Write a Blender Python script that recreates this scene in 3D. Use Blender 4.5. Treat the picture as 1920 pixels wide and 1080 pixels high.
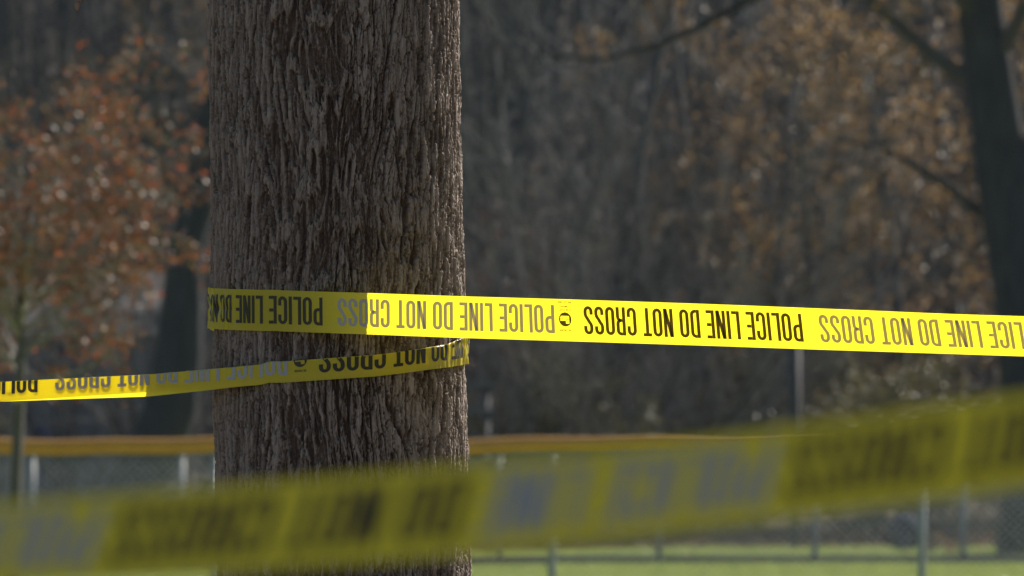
import bpy, math, random
import numpy as np
from mathutils import Vector, Matrix

# ------------------------------------------------------------------ camera, sky, sun, exposure
for o in list(bpy.data.objects):
    bpy.data.objects.remove(o)
scene = bpy.context.scene
col = scene.collection

FPX = 14000.0                      # focal length in pixels of the 1920 px wide photograph
HC = 1.5                           # camera height
PITCH = math.atan(321.0 / FPX)
cam_d = bpy.data.cameras.new('camera')
cam = bpy.data.objects.new('camera', cam_d)
col.objects.link(cam)
cam.location = (0, 0, HC)
cam.rotation_euler = (math.pi / 2 + PITCH, 0, 0)
cam_d.sensor_width = 36.0
cam_d.lens = 36.0 * FPX / 1920.0
cam_d.clip_start = 0.1
cam_d.clip_end = 3000.0
cam_d.dof.use_dof = True
cam_d.dof.focus_distance = 13.78
cam_d.dof.aperture_fstop = cam_d.lens / 22.0
scene.camera = cam

SUN_AZ = math.radians(38.0)        # to the right of the viewing direction, behind the subject
SUN_EL = math.radians(36.0)
world = bpy.data.worlds.new('World')
scene.world = world
world.use_nodes = True
wnt = world.node_tree
bg = wnt.nodes['Background']
sky = wnt.nodes.new('ShaderNodeTexSky')
sky.sky_type = 'NISHITA'
sky.sun_disc = False
sky.sun_elevation = SUN_EL
sky.sun_rotation = SUN_AZ
wnt.links.new(sky.outputs['Color'], bg.inputs['Color'])
bg.inputs['Strength'].default_value = 0.05
sun_d = bpy.data.lights.new('sun', 'SUN')
sun_d.energy = 5.0
sun_d.angle = math.radians(0.5)
sun_d.color = (1.0, 0.93, 0.82)
sun = bpy.data.objects.new('sun', sun_d)
col.objects.link(sun)
SDIR = Vector((math.sin(SUN_AZ) * math.cos(SUN_EL), math.cos(SUN_AZ) * math.cos(SUN_EL), math.sin(SUN_EL)))
sun.rotation_euler = SDIR.to_track_quat('Z', 'Y').to_euler()
sun.location = SDIR * 60

scene.render.engine = 'CYCLES'
scene.cycles.use_denoising = True
scene.cycles.max_bounces = 5
scene.cycles.diffuse_bounces = 2
scene.cycles.transmission_bounces = 4
scene.cycles.sample_clamp_indirect = 6.0
scene.view_settings.view_transform = 'Standard'
scene.view_settings.look = 'None'
scene.view_settings.exposure = 1.22
scene.view_settings.gamma = 1.0

# ------------------------------------------------------------------ helpers
CF = np.array([0, math.cos(PITCH), math.sin(PITCH)])
CU = np.array([0, -math.sin(PITCH), math.cos(PITCH)])

def at(px, py, Y):
    """world point on the photograph's ray (px, py) at distance Y in front of the camera"""
    d = CF + np.array([1, 0, 0]) * (px - 960) / FPX + CU * (540 - py) / FPX
    p = d * (Y / d[1])
    return np.array([p[0], p[1], p[2] + HC])

def proj(P):
    P = np.asarray(P, float)
    q = P - np.array([0, 0, HC])
    dep = q @ CF
    return 960 + FPX * q[..., 0] / dep, 540 - FPX * (q @ CU) / dep

def smooth(a, b, x):
    t = np.clip((x - a) / (b - a), 0, 1)
    return t * t * (3 - 2 * t)

def hash2(i, j, seed):
    with np.errstate(over='ignore'):
        n = (i.astype(np.int64) * 374761393 + j.astype(np.int64) * 668265263 + seed * 1442695041) & 0xffffffff
        n = ((n ^ (n >> 13)) * 1274126177) & 0xffffffff
        n = ((n ^ (n >> 16)) * 2246822519) & 0xffffffff
        n = n ^ (n >> 15)
    return (n & 0xffffff) / float(0xffffff)

def vnoise(x, y, seed, per=None):
    xi = np.floor(x).astype(np.int64); yi = np.floor(y).astype(np.int64)
    fx = x - xi; fy = y - yi
    fx = fx * fx * (3 - 2 * fx); fy = fy * fy * (3 - 2 * fy)
    def g(a, b):
        if per: a = a % per
        return hash2(a, b, seed)
    return ((g(xi, yi) * (1 - fx) + g(xi + 1, yi) * fx) * (1 - fy)
            + (g(xi, yi + 1) * (1 - fx) + g(xi + 1, yi + 1) * fx) * fy) * 2 - 1

def gnoise(x, y, seed, per=None):
    xi = np.floor(x).astype(np.int64); yi = np.floor(y).astype(np.int64)
    fx = x - xi; fy = y - yi
    ux = fx * fx * fx * (fx * (fx * 6 - 15) + 10); uy = fy * fy * fy * (fy * (fy * 6 - 15) + 10)
    def g(a, b, dx, dy):
        if per: a = a % per
        t = hash2(a, b, seed) * 2 * math.pi
        return np.cos(t) * dx + np.sin(t) * dy
    n0 = g(xi, yi, fx, fy) * (1 - ux) + g(xi + 1, yi, fx - 1, fy) * ux
    n1 = g(xi, yi + 1, fx, fy - 1) * (1 - ux) + g(xi + 1, yi + 1, fx - 1, fy - 1) * ux
    return (n0 * (1 - uy) + n1 * uy) * 1.5

def fbm(x, y, seed, per=None, octs=4):
    r = 0; a = 1.0; t = 0
    for k in range(octs):
        r = r + a * vnoise(x * 2 ** k, y * 2 ** k, seed + k, per * 2 ** k if per else None)
        t += a; a *= 0.5
    return r / t

def mesh_from(name, V, F, mat, smooth_shade=False):
    me = bpy.data.meshes.new(name)
    V = np.asarray(V, np.float32).reshape(-1, 3)
    if isinstance(F, np.ndarray):
        n, k = F.shape
        me.vertices.add(len(V)); me.vertices.foreach_set('co', V.ravel())
        me.loops.add(n * k); me.loops.foreach_set('vertex_index', F.astype(np.int32).ravel())
        me.polygons.add(n)
        me.polygons.foreach_set('loop_start', np.arange(0, n * k, k, dtype=np.int32))
        me.polygons.foreach_set('loop_total', np.full(n, k, np.int32))
        me.update(calc_edges=True); me.validate()
    else:
        me.from_pydata([tuple(map(float, v)) for v in V], [], F)
        me.update()
    if mat: me.materials.append(mat)
    if smooth_shade:
        me.polygons.foreach_set('use_smooth', np.ones(len(me.polygons), bool))
    return me

def obj(name, me, parent=None, kind=None):
    o = bpy.data.objects.new(name, me)
    col.objects.link(o)
    if parent: o.parent = parent
    if kind: o['kind'] = kind
    return o

def part(name, V, F, mat, parent=None, smooth_shade=False, kind=None):
    return obj(name, mesh_from(name, V, F, mat, smooth_shade), parent, kind)

def empty(name, label, cat, group=None, loc=(0, 0, 0)):
    o = bpy.data.objects.new(name, None)
    o.empty_display_size = 0.2
    col.objects.link(o)
    o.location = loc
    o['label'] = label; o['category'] = cat
    if group: o['group'] = group
    return o

def tag(o, label, cat, group=None):
    o['label'] = label; o['category'] = cat
    if group: o['group'] = group
    return o

def copy_tree(o, parent=None):
    c = o.copy(); col.objects.link(c); c.parent = parent
    for ch in o.children: copy_tree(ch, c)
    return c

class MB:
    """collects simple shapes for one mesh"""
    def __init__(s): s.V = []; s.F = []
    def box(s, a, b, j=0.0):
        n = len(s.V)
        for x in (a[0], b[0]):
            for y in (a[1], b[1]):
                for z in (a[2], b[2]): s.V.append((x, y, z))
        for f in ((0,1,3,2),(4,6,7,5),(0,4,5,1),(2,3,7,6),(0,2,6,4),(1,5,7,3)): s.F.append(tuple(n+i for i in f))
        return s
    def tube(s, pts, rad, k=8, cap=True):
        pts = [np.asarray(p, float) for p in pts]
        if not hasattr(rad, '__len__'): rad = [rad] * len(pts)
        n0 = len(s.V)
        t = pts[1] - pts[0]; t = t / np.linalg.norm(t)
        ref = np.array([0, 0, 1.0]) if abs(t[2]) < 0.9 else np.array([1.0, 0, 0])
        u = np.cross(t, ref); u /= np.linalg.norm(u)
        for i, p in enumerate(pts):
            if i == 0: tt = pts[1] - pts[0]
            elif i == len(pts) - 1: tt = pts[-1] - pts[-2]
            else: tt = pts[i + 1] - pts[i - 1]
            tt = tt / (np.linalg.norm(tt) + 1e-12)
            u = u - tt * (u @ tt); u /= (np.linalg.norm(u) + 1e-12)
            w = np.cross(tt, u)
            for q in range(k):
                a = 2 * math.pi * q / k
                s.V.append(tuple(p + rad[i] * (math.cos(a) * u + math.sin(a) * w)))
        for i in range(len(pts) - 1):
            for q in range(k):
                a = n0 + i * k + q; b = n0 + i * k + (q + 1) % k
                s.F.append((a, b, b + k, a + k))
        if cap:
            s.F.append(tuple(n0 + q for q in range(k - 1, -1, -1)))
            m = n0 + (len(pts) - 1) * k
            s.F.append(tuple(m + q for q in range(k)))
        return s
    def build(s, name, mat, parent=None, sm=False, kind=None):
        return part(name, s.V, s.F, mat, parent, sm, kind)

# ------------------------------------------------------------------ materials
def new_mat(name):
    m = bpy.data.materials.new(name); m.use_nodes = True
    nt = m.node_tree
    b = nt.nodes['Principled BSDF']
    return m, nt, b

def noisy(name, c1, c2, scale=8.0, rough=0.85, bump=0.0, stretch=(1, 1, 1), spec=0.3, detail=5.0):
    m, nt, b = new_mat(name)
    tc = nt.nodes.new('ShaderNodeTexCoord'); mp = nt.nodes.new('ShaderNodeMapping')
    mp.inputs['Scale'].default_value = stretch
    nz = nt.nodes.new('ShaderNodeTexNoise'); nz.inputs['Scale'].default_value = scale; nz.inputs['Detail'].default_value = detail
    rp = nt.nodes.new('ShaderNodeValToRGB')
    rp.color_ramp.elements[0].position = 0.3; rp.color_ramp.elements[1].position = 0.7
    rp.color_ramp.elements[0].color = (*c1, 1); rp.color_ramp.elements[1].color = (*c2, 1)
    nt.links.new(tc.outputs['Object'], mp.inputs['Vector']); nt.links.new(mp.outputs['Vector'], nz.inputs['Vector'])
    nt.links.new(nz.outputs['Fac'], rp.inputs['Fac']); nt.links.new(rp.outputs['Color'], b.inputs['Base Color'])
    b.inputs['Roughness'].default_value = rough
    b.inputs['Specular IOR Level'].default_value = spec
    if bump:
        bp = nt.nodes.new('ShaderNodeBump'); bp.inputs['Strength'].default_value = bump; bp.inputs['Distance'].default_value = 0.02
        nt.links.new(nz.outputs['Fac'], bp.inputs['Height']); nt.links.new(bp.outputs['Normal'], b.inputs['Normal'])
    return m

def twig_mat(name, c1, c2, scale=3):
    m = bpy.data.materials.new(name); m.use_nodes = True
    nt = m.node_tree; nt.nodes.clear()
    out = nt.nodes.new('ShaderNodeOutputMaterial'); d = nt.nodes.new('ShaderNodeBsdfDiffuse')
    tc = nt.nodes.new('ShaderNodeTexCoord'); nz = nt.nodes.new('ShaderNodeTexNoise')
    nz.inputs['Scale'].default_value = scale; nz.inputs['Detail'].default_value = 1.0
    mx = nt.nodes.new('ShaderNodeMix'); mx.data_type = 'RGBA'
    mx.inputs['A'].default_value = (*c1, 1); mx.inputs['B'].default_value = (*c2, 1)
    nt.links.new(tc.outputs['Object'], nz.inputs['Vector']); nt.links.new(nz.outputs['Fac'], mx.inputs['Factor'])
    nt.links.new(mx.outputs['Result'], d.inputs['Color']); nt.links.new(d.outputs[0], out.inputs['Surface'])
    return m

def thin_mat(name, diff, trans, fac, rough=0.35, gloss=0.06, var=0.0, edge=0.5):
    """thin translucent film: diffuse both ways with a clear-coat like sheen"""
    m = bpy.data.materials.new(name); m.use_nodes = True
    nt = m.node_tree; nt.nodes.clear()
    out = nt.nodes.new('ShaderNodeOutputMaterial')
    d = nt.nodes.new('ShaderNodeBsdfDiffuse'); t = nt.nodes.new('ShaderNodeBsdfTranslucent'); g = nt.nodes.new('ShaderNodeBsdfGlossy')
    d.inputs['Color'].default_value = (*diff, 1); t.inputs['Color'].default_value = (*trans, 1)
    g.inputs['Color'].default_value = (1, 1, 1, 1); g.inputs['Roughness'].default_value = rough
    m1 = nt.nodes.new('ShaderNodeMixShader'); m1.inputs[0].default_value = fac
    m2 = nt.nodes.new('ShaderNodeMixShader')
    lw = nt.nodes.new('ShaderNodeLayerWeight')
    pw = nt.nodes.new('ShaderNodeMath'); pw.operation = 'POWER'; pw.inputs[1].default_value = 5.0
    mu = nt.nodes.new('ShaderNodeMath'); mu.operation = 'MULTIPLY_ADD'; mu.inputs[1].default_value = edge; mu.inputs[2].default_value = gloss
    mu.use_clamp = True
    nt.links.new(lw.outputs['Facing'], pw.inputs[0]); nt.links.new(pw.outputs[0], mu.inputs[0])
    nt.links.new(d.outputs[0], m1.inputs[1]); nt.links.new(t.outputs[0], m1.inputs[2])
    nt.links.new(m1.outputs[0], m2.inputs[1]); nt.links.new(g.outputs[0], m2.inputs[2])
    nt.links.new(mu.outputs[0], m2.inputs[0]); nt.links.new(m2.outputs[0], out.inputs['Surface'])
    if var:
        tc = nt.nodes.new('ShaderNodeTexCoord'); nz = nt.nodes.new('ShaderNodeTexNoise'); nz.inputs['Scale'].default_value = 14
        nz.inputs['Detail'].default_value = 4
        for node, c in ((d, diff), (t, trans)):
            mx = nt.nodes.new('ShaderNodeMix'); mx.data_type = 'RGBA'
            mx.inputs['A'].default_value = (*[x * (1 - var) for x in c], 1); mx.inputs['B'].default_value = (*[min(1, x * (1 + var)) for x in c], 1)
            nt.links.new(tc.outputs['Object'], nz.inputs['Vector']); nt.links.new(nz.outputs['Fac'], mx.inputs['Factor'])
            nt.links.new(mx.outputs['Result'], node.inputs['Color'])
    return m

def leaf_mat(name, cols, trans=0.4, gloss=0.015, rough=0.45):
    m = thin_mat(name, (0.1, 0.1, 0.1), (0.1, 0.1, 0.1), trans, rough, gloss, 0.0, 0.22)
    nt = m.node_tree
    a = nt.nodes.new('ShaderNodeAttribute'); a.attribute_name = 'tint'
    r = nt.nodes.new('ShaderNodeValToRGB'); el = r.color_ramp.elements
    while len(el) < len(cols): el.new(0.5)
    for i, c in enumerate(cols):
        el[i].position = i / (len(cols) - 1); el[i].color = (*c, 1)
    nt.links.new(a.outputs['Fac'], r.inputs['Fac'])
    for n in nt.nodes:
        if n.type in ('BSDF_DIFFUSE', 'BSDF_TRANSLUCENT'): nt.links.new(r.outputs['Color'], n.inputs['Color'])
    return m

M = {}
M['tape'] = thin_mat('tape_yellow', (0.72, 0.62, 0.028), (0.87, 0.76, 0.022), 0.55, 0.30, 0.025, 0.05)
M['ink_black'] = thin_mat('ink_black', (0.02, 0.018, 0.014), (0.10, 0.07, 0.01), 0.45, 0.3, 0.03)
M['ink_grey'] = thin_mat('ink_grey', (0.36, 0.38, 0.42), (0.45, 0.38, 0.16), 0.35, 0.35, 0.05)
M['post'] = noisy('galvanised_steel', (0.20, 0.225, 0.25), (0.28, 0.305, 0.33), 20, 0.5, 0, spec=0.5)
M['cap'] = noisy('fence_cap_plastic', (0.40, 0.19, 0.012), (0.47, 0.235, 0.016), 6, 0.28, 0, spec=0.7)
M['twig'] = twig_mat('twig_bark', (0.045, 0.044, 0.043), (0.095, 0.092, 0.089))
M['twig_pale'] = twig_mat('twig_bark_pale', (0.10, 0.096, 0.091), (0.30, 0.285, 0.27))
M['twig_dark'] = twig_mat('twig_bark_dark', (0.028, 0.028, 0.029), (0.06, 0.059, 0.058))
M['twig_brown'] = twig_mat('twig_bark_brown', (0.16, 0.10, 0.08), (0.30, 0.22, 0.17), 60)
M['trunk_dark'] = noisy('dark_trunk_bark', (0.026, 0.029, 0.034), (0.05, 0.053, 0.058), 3, 0.95, 0.6, (4, 4, 0.6), spec=0.05)
M['trunk_far'] = noisy('trunk_bark', (0.055, 0.055, 0.056), (0.10, 0.098, 0.095), 3, 0.9, 0.6, (4, 4, 0.6))
M['leaf_brown'] = leaf_mat('leaf_brown', [(0.10, 0.06, 0.032), (0.19, 0.11, 0.05), (0.25, 0.165, 0.065), (0.17, 0.135, 0.055)], 0.42, 0.012)
M['leaf_litter'] = leaf_mat('leaf_fallen', [(0.08, 0.05, 0.03), (0.13, 0.075, 0.04), (0.17, 0.10, 0.05)], 0.2, 0.0, 0.8)
M['leaf_red'] = leaf_mat('leaf_red', [(0.08, 0.045, 0.03), (0.27, 0.07, 0.03), (0.12, 0.07, 0.04), (0.22, 0.09, 0.042), (0.09, 0.085, 0.04), (0.07, 0.06, 0.045)], 0.28, 0.003)
M['leaf_olive'] = leaf_mat('leaf_olive', [(0.06, 0.06, 0.03), (0.10, 0.095, 0.04), (0.13, 0.10, 0.045)])
M['leaf_rust'] = leaf_mat('leaf_rust', [(0.10, 0.04, 0.03), (0.16, 0.06, 0.035), (0.12, 0.055, 0.03)])
M['grass_blade'] = leaf_mat('grass_blade', [(0.14, 0.19, 0.035), (0.19, 0.24, 0.055), (0.26, 0.28, 0.085)], 0.5, 0.02)
M['wall'] = noisy('painted_block_wall', (0.20, 0.22, 0.245), (0.25, 0.27, 0.295), 3, 0.85, 0)
M['roof'] = noisy('roof_shingle', (0.035, 0.035, 0.038), (0.055, 0.055, 0.06), 6, 0.9, 0.3)
M['blue'] = noisy('blue_paint', (0.03, 0.06, 0.17), (0.04, 0.08, 0.21), 3, 0.5, 0)
M['pale_trim'] = noisy('pale_trim', (0.30, 0.33, 0.36), (0.36, 0.39, 0.42), 5, 0.7, 0)
M['alu'] = noisy('aluminium_plank', (0.07, 0.075, 0.085), (0.10, 0.105, 0.115), 5, 0.45, 0, spec=0.5)
M['dull'] = noisy('dull_pole_paint', (0.04, 0.039, 0.046), (0.055, 0.054, 0.062), 6, 0.8, 0)
M['bundle'] = noisy('dark_blue_cloth', (0.02, 0.025, 0.06), (0.035, 0.04, 0.085), 6, 0.9, 0.4)
M['maroon'] = noisy('maroon_cloth', (0.05, 0.018, 0.02), (0.08, 0.03, 0.03), 6, 0.9, 0.4)

def grass_mat():
    m, nt, b = new_mat('mown_grass')
    tc = nt.nodes.new('ShaderNodeTexCoord')
    n1 = nt.nodes.new('ShaderNodeTexNoise'); n1.inputs['Scale'].default_value = 0.35; n1.inputs['Detail'].default_value = 6
    n2 = nt.nodes.new('ShaderNodeTexNoise'); n2.inputs['Scale'].default_value = 40; n2.inputs['Detail'].default_value = 4
    r = nt.nodes.new('ShaderNodeValToRGB')
    r.color_ramp.elements[0].position = 0.3; r.color_ramp.elements[0].color = (0.145, 0.19, 0.04, 1)
    r.color_ramp.elements[1].position = 0.7; r.color_ramp.elements[1].color = (0.22, 0.25, 0.07, 1)
    mx = nt.nodes.new('ShaderNodeMath'); mx.operation = 'ADD'
    ml = nt.nodes.new('ShaderNodeMath'); ml.operation = 'MULTIPLY'; ml.inputs[1].default_value = 0.5
    for n in (n1, n2): nt.links.new(tc.outputs['Object'], n.inputs['Vector'])
    nt.links.new(n1.outputs['Fac'], mx.inputs[0]); nt.links.new(n2.outputs['Fac'], mx.inputs[1])
    nt.links.new(mx.outputs[0], ml.inputs[0]); nt.links.new(ml.outputs[0], r.inputs['Fac'])
    nt.links.new(r.outputs['Color'], b.inputs['Base Color'])
    b.inputs['Roughness'].default_value = 0.9; b.inputs['Specular IOR Level'].default_value = 0.2
    bp = nt.nodes.new('ShaderNodeBump'); bp.inputs['Strength'].default_value = 0.5; bp.inputs['Distance'].default_value = 0.03
    nt.links.new(n2.outputs['Fac'], bp.inputs['Height']); nt.links.new(bp.outputs['Normal'], b.inputs['Normal'])
    return m
M['grass'] = grass_mat()
M['brown_bounce'] = noisy('brown_bounce_ground', (0.085, 0.062, 0.045), (0.13, 0.10, 0.075), 5.0, 0.95, 0.6, spec=0.1, detail=9)
M['litter'] = noisy('leaf_litter', (0.045, 0.036, 0.028), (0.10, 0.075, 0.05), 2.2, 0.95, 0.8, spec=0.1, detail=9)
M['dark_grey_green'] = noisy('dark_grey_green', (0.018, 0.021, 0.018), (0.03, 0.034, 0.028), 12, 0.95, 0.3, spec=0.0)
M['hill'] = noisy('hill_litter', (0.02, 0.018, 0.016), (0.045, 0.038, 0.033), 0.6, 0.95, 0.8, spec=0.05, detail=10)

def bark_mat():
    m, nt, b = new_mat('tree_bark')
    ah = nt.nodes.new('ShaderNodeAttribute'); ah.attribute_name = 'ridge'
    ac = nt.nodes.new('ShaderNodeAttribute'); ac.attribute_name = 'plate'
    tc = nt.nodes.new('ShaderNodeTexCoord'); mp = nt.nodes.new('ShaderNodeMapping'); mp.inputs['Scale'].default_value = (1, 1, 0.22)
    nz = nt.nodes.new('ShaderNodeTexNoise'); nz.inputs['Scale'].default_value = 160; nz.inputs['Detail'].default_value = 6
    nt.links.new(tc.outputs['Object'], mp.inputs['Vector']); nt.links.new(mp.outputs['Vector'], nz.inputs['Vector'])
    r = nt.nodes.new('ShaderNodeValToRGB'); el = r.color_ramp.elements
    el[0].position = 0.15; el[0].color = (0.080, 0.052, 0.039, 1)
    el[1].position = 0.85; el[1].color = (0.225, 0.184, 0.160, 1)
    e = el.new(0.5); e.color = (0.142, 0.108, 0.089, 1)
    # plate-to-plate and grain variation
    hs = nt.nodes.new('ShaderNodeHueSaturation')
    ad = nt.nodes.new('ShaderNodeMath'); ad.operation = 'MULTIPLY_ADD'; ad.inputs[1].default_value = 0.55; ad.inputs[2].default_value = 0.70
    a2 = nt.nodes.new('ShaderNodeMath'); a2.operation = 'MULTIPLY_ADD'; a2.inputs[1].default_value = 0.9; a2.inputs[2].default_value = 0.55
    mm = nt.nodes.new('ShaderNodeMath'); mm.operation = 'MULTIPLY'
    nt.links.new(ac.outputs['Fac'], ad.inputs[0]); nt.links.new(nz.outputs['Fac'], a2.inputs[0])
    nt.links.new(ad.outputs[0], mm.inputs[0]); nt.links.new(a2.outputs[0], mm.inputs[1])
    nt.links.new(ah.outputs['Fac'], r.inputs['Fac']); nt.links.new(r.outputs['Color'], hs.inputs['Color'])
    nt.links.new(mm.outputs[0], hs.inputs['Value'])
    nt.links.new(hs.outputs['Color'], b.inputs['Base Color'])
    b.inputs['Roughness'].default_value = 0.85; b.inputs['Specular IOR Level'].default_value = 0.25
    bp = nt.nodes.new('ShaderNodeBump'); bp.inputs['Strength'].default_value = 0.5; bp.inputs['Distance'].default_value = 0.0015
    nt.links.new(nz.outputs['Fac'], bp.inputs['Height']); nt.links.new(bp.outputs['Normal'], b.inputs['Normal'])
    return m
M['bark'] = bark_mat()

# ------------------------------------------------------------------ ground and hill
def sheet(name, x0, x1, y0, y1, z, mat, n=1, m=1, f=None):
    xs = np.linspace(x0, x1, n + 1); ys = np.linspace(y0, y1, m + 1)
    X, Y = np.meshgrid(xs, ys)
    Z = np.full_like(X, z) if f is None else f(X, Y)
    V = np.stack([X, Y, Z], -1).reshape(-1, 3)
    i = np.arange((n + 1) * (m + 1)).reshape(m + 1, n + 1)
    F = np.stack([i[:-1, :-1], i[:-1, 1:], i[1:, 1:], i[1:, :-1]], -1).reshape(-1, 4)
    return part(name, V, F, mat, None, f is not None, 'structure')

sheet('ground', -1500, 1500, -200, 2500, 0.0, M['grass'])
sheet('added_brown_ground', -14, 14, -8, 34, 0.004, M['brown_bounce'], 14, 20)  # unseen brown sheet, added to cut green bounce onto the trunk
sheet('strip', -60, 60, 106.6, 116.4, 0.006, M['dark_grey_green'], 60, 4,  # flat dark grey-green band laid across the grass
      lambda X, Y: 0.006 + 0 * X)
sheet('forest_floor', -90, 90, 127.0, 172.0, 0.01, M['litter'], 90, 45,
      lambda X, Y: 0.01 + np.where(Y > 128, 0.10 * fbm(X * 0.5, Y * 0.5, 5), 0) * smooth(128, 132, Y) + smooth(130, 170, Y) * 1.2)
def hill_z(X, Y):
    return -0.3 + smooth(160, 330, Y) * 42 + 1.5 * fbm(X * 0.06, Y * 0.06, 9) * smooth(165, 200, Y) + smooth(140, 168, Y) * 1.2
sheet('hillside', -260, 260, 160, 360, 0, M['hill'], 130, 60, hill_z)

# ------------------------------------------------------------------ the main tree
TX0 = 632.0                        # trunk axis in photo pixels at the tape
R0 = 0.2350
TC = np.array([(TX0 - 960) / 1000.0, 14.0])
PER_A = 2 * math.pi * R0

def axis_x(z):
    py = 861 - (z - HC) * 1000
    px = np.interp(py, [-600, 0, 540, 1080, 2400], [619, 625.5, 632, 645, 668])
    return (px - 960) / 1000.0

def trunk_r(z):
    py = 861 - (z - HC) * 1000
    r = np.interp(py, [-4000, -1500, 0, 540, 1080, 2000, 2361], [0.19, 0.222, 0.233, 0.2355, 0.2365, 0.26, 0.33])
    return r

def voro(x, y, seed, perx):
    xi = np.floor(x).astype(np.int64); yi = np.floor(y).astype(np.int64)
    f1 = np.full(x.shape, 9.0); f2 = f1.copy(); cid = np.zeros(x.shape); dx1 = np.zeros(x.shape); dy1 = np.zeros(x.shape)
    for di in (-1, 0, 1):
        for dj in (-1, 0, 1):
            a = xi + di; b = yi + dj
            am = a % perx
            cx = a + 0.15 + 0.7 * hash2(am, b, seed); cy = b + hash2(am, b, seed + 1)
            ddx = x - cx; ddy = y - cy
            d = np.sqrt(ddx * ddx + ddy * ddy)
            h = hash2(am, b, seed + 2)
            nw = d < f1
            f2 = np.where(nw, f1, np.minimum(f2, d))
            cid = np.where(nw, h, cid); dx1 = np.where(nw, ddx, dx1); dy1 = np.where(nw, ddy, dy1)
            f1 = np.where(nw, d, f1)
    return f1, f2, cid, dx1, dy1

def bark_height(a, z):
    """a: arc position 0..PER_A, z: height. returns depth below the ridge tops (m, <= 0), ridge 0..1, plate 0..1"""
    c = a / PER_A
    w1 = fbm(c * 10, z * 3.0, 11, 10, 2)
    w2 = fbm(c * 44, z * 9.0, 21, 44, 3)
    w3 = fbm(c * 170, z * 30.0, 25, 170, 2)
    w4 = fbm(c * 520, z * 130.0, 27, 520, 2)
    grit = fbm(c * 700, z * 380.0, 29, 700, 3)
    streak = fbm(c * 600, z * 30.0, 33, 600, 3)
    sh = w1 * 0.020 + w2 * 0.007 + w3 * 0.0022 + w4 * 0.0011
    cc = (a + sh) / PER_A
    zz = z + 0.014 * w2 + 0.008 * w3 + 0.004 * w4
    deg = np.degrees(a / R0)                                             # 270 faces the camera
    net = smooth(-0.35, 0.25, gnoise(c * 9, z * 2.2, 37, 9) + 0.9 * np.exp(-((deg - 252) / 26.0) ** 2) - 0.45)
    # (1) interlocking long plates divided by narrow cracks
    v1, v2, cid, dx, dy = voro(cc * 108 + 0.20 * w4, zz / 0.062 + 0.5 * w3 + 0.22 * w4, 41, 108)
    edge = v2 - v1 + 0.03 * w4
    e = smooth(0.015, 0.10, edge)
    f1 = np.abs(gnoise(cc * 60, zz * 4.2, 51, 60) + 0.03 * w4)
    k1 = smooth(0.01, 0.11, f1)
    f2 = np.abs(gnoise(cc * 128, zz * 8.0, 52, 128) + 0.04 * w4)
    k2 = smooth(0.01, 0.075, f2)
    u1, u2, cid2, ex, ey = voro(cc * 260 + 0.2 * w4, zz / 0.028 + 0.4 * w4, 43, 260)
    e2 = smooth(0.0, 0.10, u2 - u1)
    plate = (0.50 + 0.38 * cid + 0.12 * cid2) * (1 - 0.55 * (1 - e)) - 0.75 * (1 - k1) - 0.36 * (1 - k2) - 0.08 * (1 - e2) + 0.30 * np.clip(dx, -.6, .6) * (cid * 2 - 1)
    # (2) slanting ridges that fork and rejoin over a lower, brown ground
    n1 = np.abs(gnoise(cc * 50, zz * 6.0, 55, 50)); n2 = np.abs(gnoise(cc * 96, zz * 11.0, 56, 96))
    m1 = 1 - smooth(0.13, 0.19, n1 + 0.05 * w4 + 0.04 * streak)
    m2 = 1 - smooth(0.11, 0.17, n2 + 0.05 * w4 + 0.04 * streak)
    ridge = np.maximum(m1 * (0.72 + 0.28 * cid), m2 * (0.46 + 0.40 * cid2))
    ridge = ridge * (1 - 0.35 * (1 - e)) - 0.12 * (1 - e2) * ridge
    ridge = np.maximum(ridge, 0.16 + 0.14 * cid2 + 0.10 * w4 - 0.10 * (1 - k2))
    lev = np.clip(plate * (1 - net) + ridge * net, 0, 1)
    h = -0.0165 * (1 - lev) + 0.0011 * streak + 0.0011 * grit
    ridge_v = np.clip(0.18 + 0.62 * smooth(0.05, 0.95, lev) + 0.30 * (cid2 - 0.5) + 0.40 * grit + 0.35 * streak + 0.2 * w2, 0, 1)
    return h + 0.001, ridge_v, np.clip(0.5 * cid + 0.35 * cid2 + 0.25 * (0.5 + 0.5 * w2), 0, 1)

def build_trunk(parent):
    # fine columns on the camera side (angle -90 deg), coarser behind
    th = np.concatenate([np.radians(np.linspace(-190, 10, 900, endpoint=False)), np.radians(np.linspace(10, 170, 120, endpoint=False))])
    zs = np.concatenate([np.linspace(-0.05, 1.19, 55, endpoint=False), np.linspace(1.19, 2.46, 560, endpoint=False), np.linspace(2.46, 5.0, 90)])
    T, Z = np.meshgrid(th, zs)
    A = (T % (2 * math.pi)) * R0
    h, rv, pv = bark_height(A, Z)
    R = trunk_r(Z) + h + 0.003
    flare = 1 + 0.25 * smooth(0.7, 0.0, Z) * (0.5 + 0.5 * np.cos(T * 5 + 0.6))
    R = R * flare + 0.005 * fbm(T / (2 * math.pi) * 6, Z * 3, 91, 6, 3)
    X = axis_x(Z) + R * np.cos(T); Y = 14.0 + R * np.sin(T)
    V = np.stack([X, Y, Z], -1).reshape(-1, 3)
    nr, nc = T.shape
    i = np.arange(nr * nc).reshape(nr, nc)
    j = np.roll(i, -1, axis=1)
    F = np.stack([i[:-1], j[:-1], j[1:], i[1:]], -1).reshape(-1, 4)
    o = part('trunk', V, F, M['bark'], parent, False)
    for nm, val in (('ridge', rv), ('plate', pv)):
        at_ = o.data.attributes.new(nm, 'FLOAT', 'POINT')
        at_.data.foreach_set('value', val.astype(np.float32).ravel())
    return o

main = empty('tree', 'big rough barked tree trunk with yellow police tape wrapped round it', 'tree')
build_trunk(main)

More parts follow.
